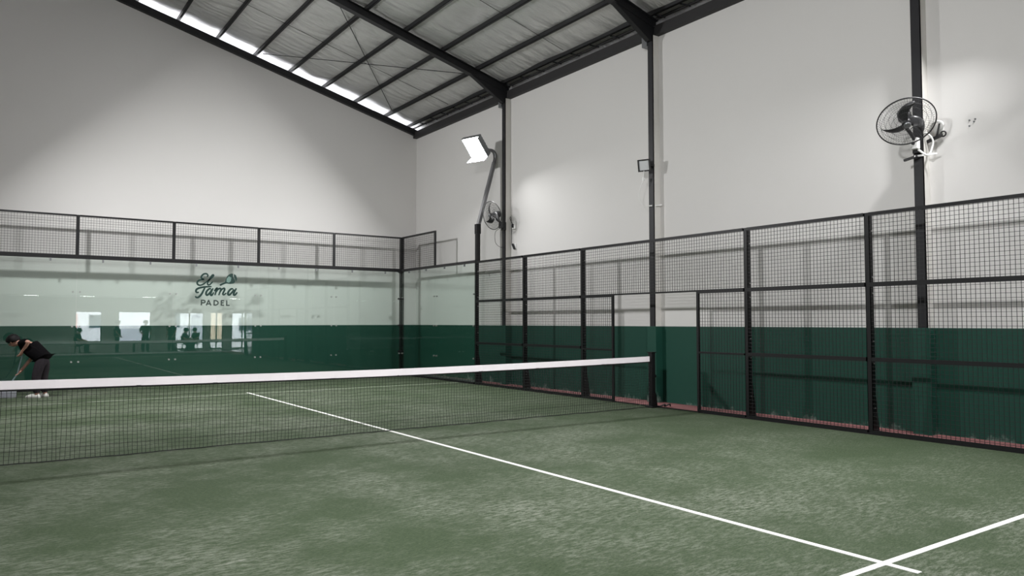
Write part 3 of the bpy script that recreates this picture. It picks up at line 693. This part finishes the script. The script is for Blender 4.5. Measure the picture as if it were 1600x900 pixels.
# ------------------------------------------------------------------ people
def skin(name, J, E, root, m, parent, sub=2):
    me = bpy.data.meshes.new(name); keys = list(J); ix = {k: i for i, k in enumerate(keys)}
    me.from_pydata([J[k][0] for k in keys], [(ix[a], ix[b]) for a, b in E], [])
    o = bpy.data.objects.new(name, me); COL.objects.link(o)
    o.modifiers.new('skin', 'SKIN').use_smooth_shade = True
    if not me.skin_vertices: me.attributes  # layer is created by the modifier
    sv = me.skin_vertices[0].data if me.skin_vertices else None
    if sv is None:
        bm = bmesh.new(); bm.from_mesh(me); bm.verts.layers.skin.verify(); bm.to_mesh(me); bm.free(); sv = me.skin_vertices[0].data
    for k in keys:
        r = J[k][1]; sv[ix[k]].radius = r if isinstance(r, tuple) else (r, r); sv[ix[k]].use_root = (k == root)
    sd = o.modifiers.new('sub', 'SUBSURF'); sd.levels = sub; sd.render_levels = sub
    dg = bpy.context.evaluated_depsgraph_get(); dg.update()
    nm = bpy.data.meshes.new_from_object(o.evaluated_get(dg)); o.modifiers.clear(); o.data = nm
    nm.materials.clear(); nm.materials.append(MATS[m])
    for p in nm.polygons: p.use_smooth = True
    o.parent = parent; return o
def hand_chain(J, E, wrist, key, d, nrm, side, curl=.6, s=1.):
    # palm + five fingers from the wrist along d, curling towards nrm
    d = Vector(d).normalized(); nrm = Vector(nrm).normalized(); sd = d.cross(nrm).normalized() * side
    w = Vector(J[wrist][0]); pk = key + 'palm'; J[pk] = (tuple(w + d * .055 * s), (.036 * s, .022 * s)); E.append((wrist, pk))
    for f in range(4):
        b = w + d * .085 * s + sd * (.033 - .022 * f) * s; L = (.036, .042, .039, .03)[f] * s
        k0, k1, k2 = (key + 'f%d%d' % (f, q) for q in range(3))
        d1 = (d * math.cos(curl) + nrm * math.sin(curl)).normalized(); d2 = (d * math.cos(2.2 * curl) + nrm * math.sin(2.2 * curl)).normalized()
        J[k0] = (tuple(b), .0105 * s); J[k1] = (tuple(b + d1 * L), .0095 * s); J[k2] = (tuple(b + d1 * L + d2 * L), .008 * s)
        E += [(pk, k0), (k0, k1), (k1, k2)]
    t0 = w + d * .03 * s + sd * .04 * s; J[key + 't0'] = (tuple(t0), .012 * s)
    J[key + 't1'] = (tuple(t0 + (d * .6 + sd * .4 + nrm * .5).normalized() * .04 * s), .0105 * s); J[key + 't2'] = (tuple(t0 + (d * .75 + sd * .1 + nrm * .8).normalized() * .068 * s), .008 * s)
    E += [(pk, key + 't0'), (key + 't0', key + 't1'), (key + 't1', key + 't2')]
def rad(r):
    return r if isinstance(r, tuple) else (r, r)
def person(label, base, J0, head_dir, mats, group=None, hands=None, head_up=None):
    # J0: joints in local metres: hip, waist, chest, neck, head, and per side sho/elb/wri/hipj/knee/ank/toe
    e = empty('person', base); tag(e, label, 'person', group)
    V = {k: Vector(v) for k, v in J0.items()}
    J, E = {}, []
    def put(k, r): J[k] = (tuple(V[k]), r)
    put('hip', (.10, .085)); put('waist', (.095, .08)); put('chest', (.12, .09)); put('neck', .052)
    hd = Vector(head_dir).normalized()
    put('head', (.078, .09)); up = (Vector(head_up) if head_up else V['head'] - V['neck']).normalized(); hd = (hd - up * hd.dot(up)).normalized()
    V['crown'] = V['head'] + up * .085; put('crown', (.07, .075))
    V['chin'] = V['head'] + hd * .06 - up * .07; put('chin', .04)
    E += [('hip', 'waist'), ('waist', 'chest'), ('chest', 'neck'), ('neck', 'head'), ('head', 'crown'), ('head', 'chin')]
    for q in 'ab':
        put('sho' + q, .06); put('elb' + q, .042); put('wri' + q, .028)
        E += [('chest', 'sho' + q), ('sho' + q, 'elb' + q), ('elb' + q, 'wri' + q)]
        put('hipj' + q, .07); put('knee' + q, .055); put('ank' + q, .042)
        V['heel' + q] = V['ank' + q] + Vector((0, 0, -.05)); put('heel' + q, .035); put('toe' + q, .03)
        E += [('hip', 'hipj' + q), ('hipj' + q, 'knee' + q), ('knee' + q, 'ank' + q), ('ank' + q, 'heel' + q), ('heel' + q, 'toe' + q)]
        dd = V['wri' + q] - V['elb' + q]; side = 1 if q == 'a' else -1
        nr = hands[q] if hands else (hd if abs(dd.normalized().dot(hd)) < .9 else Vector((0, 0, -1)))
        hand_chain(J, E, 'wri' + q, q, dd, nr, side)
    skin('body', J, E, 'hip', 'skin', e)
    # face: nose, eyes, mouth, ears
    rt = hd.cross(up).normalized(); hc = V['head'] + up * .01
    f = MB().ball(hc + hd * .098 - up * .02, .016, 8, 5); f.build('nose', 'skin', e, True)
    for sd in (-1, 1):
        MB().ball(hc + hd * .082 + rt * .033 * sd + up * .005, .011, 8, 5).build('eye', 'hair', e, True)
        MB().ball(hc + rt * .083 * sd - hd * .01 - up * .01, (.02, .02, .03), 8, 6).build('ear', 'skin', e, True)
    MB().tube([hc + hd * .09 - up * .055 - rt * .022, hc + hd * .094 - up * .058, hc + hd * .09 - up * .055 + rt * .022], .006, 5).build('mouth', 'facade_red', e)
    # hair: cap round the skull, open at the face
    hb = MB(); seg, ring = 20, 10; cc = hc + up * .03 - hd * .012
    for i in range(ring + 1):
        for j in range(seg):
            t = math.pi * .68 * i / ring; a = 2 * math.pi * j / seg
            front = max(0, math.cos(a)); tt = t * (1 - .32 * front)
            rr = .122 * (1 + .05 * math.sin(5 * a + 3 * t))
            hb.v.append(tuple(cc + (hd * math.cos(a) * math.sin(tt) * 1.08 + rt * math.sin(a) * math.sin(tt) * .93 + up * math.cos(tt)) * rr))
    for i in range(ring):
        for j in range(seg): hb.f.append((i * seg + j, i * seg + (j + 1) % seg, (i + 1) * seg + (j + 1) % seg, (i + 1) * seg + j))
    ho = hb.build('hair', 'hair', e, True); md = ho.modifiers.new('solid', 'SOLIDIFY'); md.thickness = .012
    # shirt with short sleeves, trousers, shoes
    SJ, SE = {}, []
    def sput(k, p, r): SJ[k] = (tuple(p), r)
    hem = V['hip'] * 1.0 + (V['hip'] - V['waist']).normalized() * .05 + Vector((0, 0, -.03))
    sput('hem', hem, .15); sput('hipm', V['hip'], .165); sput('waist', V['waist'], .17); sput('chest', V['chest'], .16); sput('collar', V['chest'] * .38 + V['neck'] * .62, .082)
    SE += [('hem', 'hipm'), ('hipm', 'waist'), ('waist', 'chest'), ('chest', 'collar')]
    for q in 'ab':
        sput('s' + q, V['sho' + q], .082); sput('u' + q, V['sho' + q].lerp(V['elb' + q], .86), .07); SE += [('chest', 's' + q), ('s' + q, 'u' + q)]
    skin('shirt', SJ, SE, 'waist', mats[0], e)
    TJ, TE = {}, []
    TJ['top'] = (tuple(V['hip'].lerp(V['waist'], .35)), .12); TJ['hip'] = (tuple(V['hip'] - Vector((0, 0, .04))), .125); TE.append(('top', 'hip'))
    for q in 'ab':
        TJ['j' + q] = (tuple(V['hipj' + q]), .108); TJ['k' + q] = (tuple(V['knee' + q]), .088); TJ['c' + q] = (tuple(V['knee' + q].lerp(V['ank' + q], .6)), .08); TJ['h' + q] = (tuple(V['ank' + q] + Vector((0, 0, -.015))), .078)
        TE += [('hip', 'j' + q), ('j' + q, 'k' + q), ('k' + q, 'c' + q), ('c' + q, 'h' + q)]
    skin('trousers', TJ, TE, 'top', mats[1], e)
    for q in 'ab':
        a = V['heel' + q]; t = V['toe' + q]; d = (t - a); d.z = 0; d = d.normalized(); sdv = Vector((-d.y, d.x, 0))
        z0 = min(a.z, t.z) - .035
        out = [(-.06, .03), (-.03, .042), (.06, .04), (.14, .05), (.2, .04), (.225, 0)]
        ring = [(x, y) for x, y in out] + [(x, -y) for x, y in reversed(out[:-1])]
        sh = MB(); n = len(ring)
        for hgt, sc in ((0, 1), (.03, 1.02), (.055, .92), (.085, .6)):
            for x, y in ring:
                xx = x if hgt < .05 else (x * (.9 if hgt < .07 else .55) - (.0 if hgt < .07 else .01))
                p = Vector((a.x, a.y, z0 + hgt)) + d * xx + sdv * y * sc; sh.v.append(tuple(p))
        sh.f.append(tuple(reversed(range(n))))
        for L in range(3): sh.f += [(L * n + i, L * n + (i + 1) % n, (L + 1) * n + (i + 1) % n, (L + 1) * n + i) for i in range(n)]
        sh.f.append(tuple(3 * n + i for i in range(n)))
        sh.build('shoe', mats[2], e, True)
    return e

# the sweeping person: profile towards the camera, bent at the hips, facing image-left
PB = Vector((-3.87, 8.45, 0)) + Vector((RT.x, RT.y, 0)) * .12; Rr = Vector((RT.x, RT.y, 0)).normalized(); Dd = Vector((FH.x, FH.y, 0))
def L3(a, h, b=0.): return Rr * a + Dd * b + Vector((0, 0, h))
JP = dict(hip=L3(.10, .80), waist=L3(.02, .92), chest=L3(-.20, 1.055), neck=L3(-.37, 1.09), head=L3(-.51, 1.115),
          shoa=L3(-.25, 1.10, -.16), elba=L3(-.045, 1.135, -.24), wria=L3(-.225, .925, -.16),
          shob=L3(-.27, 1.03, .17), elbb=L3(-.22, .80, .16), wrib=L3(-.34, .56, .03),
          hipja=L3(.11, .74, -.09), kneea=L3(.03, .42, -.10), anka=L3(.055, .09, -.10), toea=L3(-.09, .03, -.11),
          hipjb=L3(.11, .74, .09), kneeb=L3(.05, .42, .10), ankb=L3(.09, .09, .11), toeb=L3(-.06, .03, .12))
hdir = L3(-.9, -.42)
person('person in black shirt and grey trousers bent over sweeping the far court', PB, JP, hdir, ('shirt_black', 'trousers_grey', 'shoe_white'), hands={'a': L3(-.8, -.2, .3), 'b': L3(-.5, -.3, -.5)}, head_up=L3(-.42, .9))
br = empty('push_broom', PB + L3(-.62, 0, -.05)); tag(br, 'long-handled pale broom held by the bent person', 'broom')
ob = Vector(br.location) - PB
MB().tube([L3(-.235, .93, -.115) - ob, L3(-.40, .47, -.02) - ob, L3(-.60, .16, -.05) - ob], .013, 8).build('handle', 'broom_stick', br)
bevel(MB().quad_box([L3(a, h, b) - ob for h in (.15, .2) for a, b in ((-.80, -.10), (-.42, -.10), (-.42, .02), (-.80, .02))]).build('head', 'bristle', br), .008)
bb = MB()
for i in range(26):
    for j in range(5):
        a = -.795 + .37 * i / 25; b = -.095 + .11 * j / 4; k = random.uniform(-.012, .012)
        bb.tube([L3(a, .15, b) - ob, L3(a + k, .0, b + k) - ob], .007, 3)
tag(bb.build('bristles', 'bristle', br), kind='stuff')

# visitors in the waiting area, seen in the glass
def standing(x, y, rot, arms, k=1.):
    c, s_ = math.cos(rot), math.sin(rot)
    def Q(f, h, r): return Vector((c * f - s_ * r, s_ * f + c * r, h * k))
    ax, ah = arms
    return dict(hip=Q(0, .88, 0), waist=Q(0, 1.0, 0), chest=Q(0, 1.2, 0), neck=Q(.01, 1.36, 0), head=Q(.03, 1.46, 0),
                shoa=Q(0, 1.29, .17), elba=Q(-.02, 1.04, .25), wria=Q(ax, ah, .2), shob=Q(0, 1.29, -.17), elbb=Q(-.02, 1.04, -.25), wrib=Q(ax, ah, -.2),
                hipja=Q(0, .82, .09), kneea=Q(.02, .46, .1), anka=Q(0, .09, .11), toea=Q(.14, .03, .12), hipjb=Q(0, .82, -.09), kneeb=Q(.02, .46, -.1), ankb=Q(0, .09, -.11), toeb=Q(.14, .03, -.12)), Q(1, 0, 0)
def seated(x, y, rot, k=1.):
    c, s_ = math.cos(rot), math.sin(rot)
    def Q(f, h, r): return Vector((c * f - s_ * r, s_ * f + c * r, h * k))
    return dict(hip=Q(0, .50, 0), waist=Q(-.03, .62, 0), chest=Q(-.02, .82, 0), neck=Q(.03, .98, 0), head=Q(.07, 1.07, 0),
                shoa=Q(0, .9, .17), elba=Q(.08, .68, .24), wria=Q(.3, .62, .16), shob=Q(0, .9, -.17), elbb=Q(.08, .68, -.24), wrib=Q(.3, .62, -.16),
                hipja=Q(.03, .48, .1), kneea=Q(.42, .48, .13), anka=Q(.4, .09, .13), toea=Q(.54, .03, .14), hipjb=Q(.03, .48, -.1), kneeb=Q(.42, .48, -.13), ankb=Q(.4, .09, -.13), toeb=Q(.54, .03, -.14)), Q(1, 0, 0)
for (x, y, rot, arms, mt, lb) in ((.68, -11.95, 0.2, (.12, .86), ('shirt_navy', 'trousers_grey', 'black_plastic'), 'standing person in navy reflected left of the bright opening'),
                                  (1.95, -11.95, 1.57, (.2, .98), ('shirt_brown', 'trousers_grey', 'black_plastic'), 'standing person in brown reflected inside the bright opening'),
                                  (3.15, -11.95, 2.4, (.1, .84), ('shirt_black', 'trousers_grey', 'black_plastic'), 'standing person in black reflected left of the glazed door')):
    J, hd = standing(x, y, rot, arms); person(lb, (x, y, 0), J, hd, mt, 'visitors standing in the waiting area')
for (x, y, rot, mt, lb) in ((-.95, -12.6, .4, ('shirt_black', 'trousers_grey', 'black_plastic'), 'seated person reflected in the first bright opening'), (3.85, -12.3, .6, ('shirt_navy', 'trousers_grey', 'black_plastic'), 'seated person in navy reflected in the glazed door'),
                            (4.62, -13.3, 2.6, ('shirt_black', 'trousers_grey', 'black_plastic'), 'seated person in black reflected in the glazed door')):
    J, hd = seated(x, y, rot); person(lb, (x, y, 0), J, hd, mt, 'visitors seated in the waiting area')
    st = empty('stool', (x, y, 0)); tag(st, 'low stool under the ' + lb, 'stool', 'stools of the waiting area')
    MB().tube([(0, 0, .34), (0, 0, .375)], .17, 16).build('seat', 'table_wood', st)
    for k in range(4):
        a = math.pi / 4 + k * math.pi / 2; MB().tube([(.11 * math.cos(a), .11 * math.sin(a), .34), (.17 * math.cos(a), .17 * math.sin(a), 0)], .014, 6).build('leg', 'black_steel', st)
tb = empty('long_table', (1.5, -11.35, 0)); tag(tb, 'long low dark table in front of the standing visitors', 'table')
MB().box(-2.3, 1.9, -.22, .22, .46, .5).build('tabletop', 'table_wood', tb)
for x in (-2.15, -.15, 1.75):
    for y in (-.17, .17): MB().box(x - .025, x + .025, y - .025, y + .025, 0, .46).build('leg', 'black_steel', tb)
def plastic_chair(x, y, rz, label):
    c = empty('plastic_chair', (x, y, 0)); c.rotation_euler = (0, 0, rz); tag(c, label, 'chair', 'white plastic chairs')
    bevel(MB().box(-.22, .22, -.22, .22, .4, .43).build('seat', 'white_plastic', c), .012)
    for a in (-1, 1):
        for b in (-1, 1): MB().tube([(a * .19, b * .19, .41), (a * .23, b * .24, 0)], [.022, .018], 6).build('leg', 'white_plastic', c)
    MB().tube(catmull([(-.2, .2, .42), (-.21, .24, .65), (-.13, .26, .8), (0, .27, .84), (.13, .26, .8), (.21, .24, .65), (.2, .2, .42)], 5), .018, 6).build('backrest', 'white_plastic', c, True)
    for q in (-.08, 0, .08): MB().tube([(q, .21, .43), (q, .265, .82)], .014, 6).build('slat', 'white_plastic', c)
plastic_chair(-2.3, -11.3, 0, 'white plastic chair left of the other plastic chair'); plastic_chair(-1.6, -11.35, .1, 'white plastic chair nearer the bright opening')
for i, x in enumerate((-5.2, -2.95, -.7, 2.0, 6.1)):
    d = empty('ceiling_lamp', (x, -11.4, 2.78)); tag(d, '%s slim lit ceiling lamp of the waiting area counted from the left' % ordn[i], 'lamp', 'ceiling lamps of the waiting area')
    MB().box(-.3, .3, -.05, .05, -.03, 0).build('housing', 'white_plastic', d); MB().box(-.28, .28, -.04, .04, -.04, -.03).build('diffuser', 'downlight', d)
kb = MB().box(-7.2, XF + .04, -10.29, -10.22, 0, .08).build('kerb', 'white_plastic'); tag(kb, 'pale kerb along the near end of the court', 'kerb')

# street outside the openings
struct(MB().box(-50, 50, -60, YG - T, -.3, -.12).build('ground_street', 'street'), 'pale street outside')
hs = empty('street_building', (4, -38, -.12)); tag(hs, 'pale building across the street seen through the openings', 'building')
MB().box(-22, 22, -3, 0, 0, 5).build('wall', 'facade', hs)
for x, z0, z1, w, m in ((-3.2, .12, 2.3, .9, 'facade_red'), (-3.2, .0, 1.2, 1.3, 'facade_grey'), (-1.4, 1.2, 2.2, 1.1, 'facade_dark'), (1.0, .1, 1.1, 2.8, 'facade_grey'), (3.9, 1.2, 2.4, 1.6, 'facade_dark'), (6.2, .1, 2.2, 1.2, 'facade_grey'), (7.8, .0, 3.2, 1.9, 'wood_door'), (10.4, .9, 2.0, 1.8, 'facade_dark')):
    MB().box(x - w / 2, x + w / 2, -.02, .05, z0, z1).build('window', m, hs)
MB().box(-22, 22, 0, .2, 2.75, 2.9).build('canopy', 'facade_grey', hs)
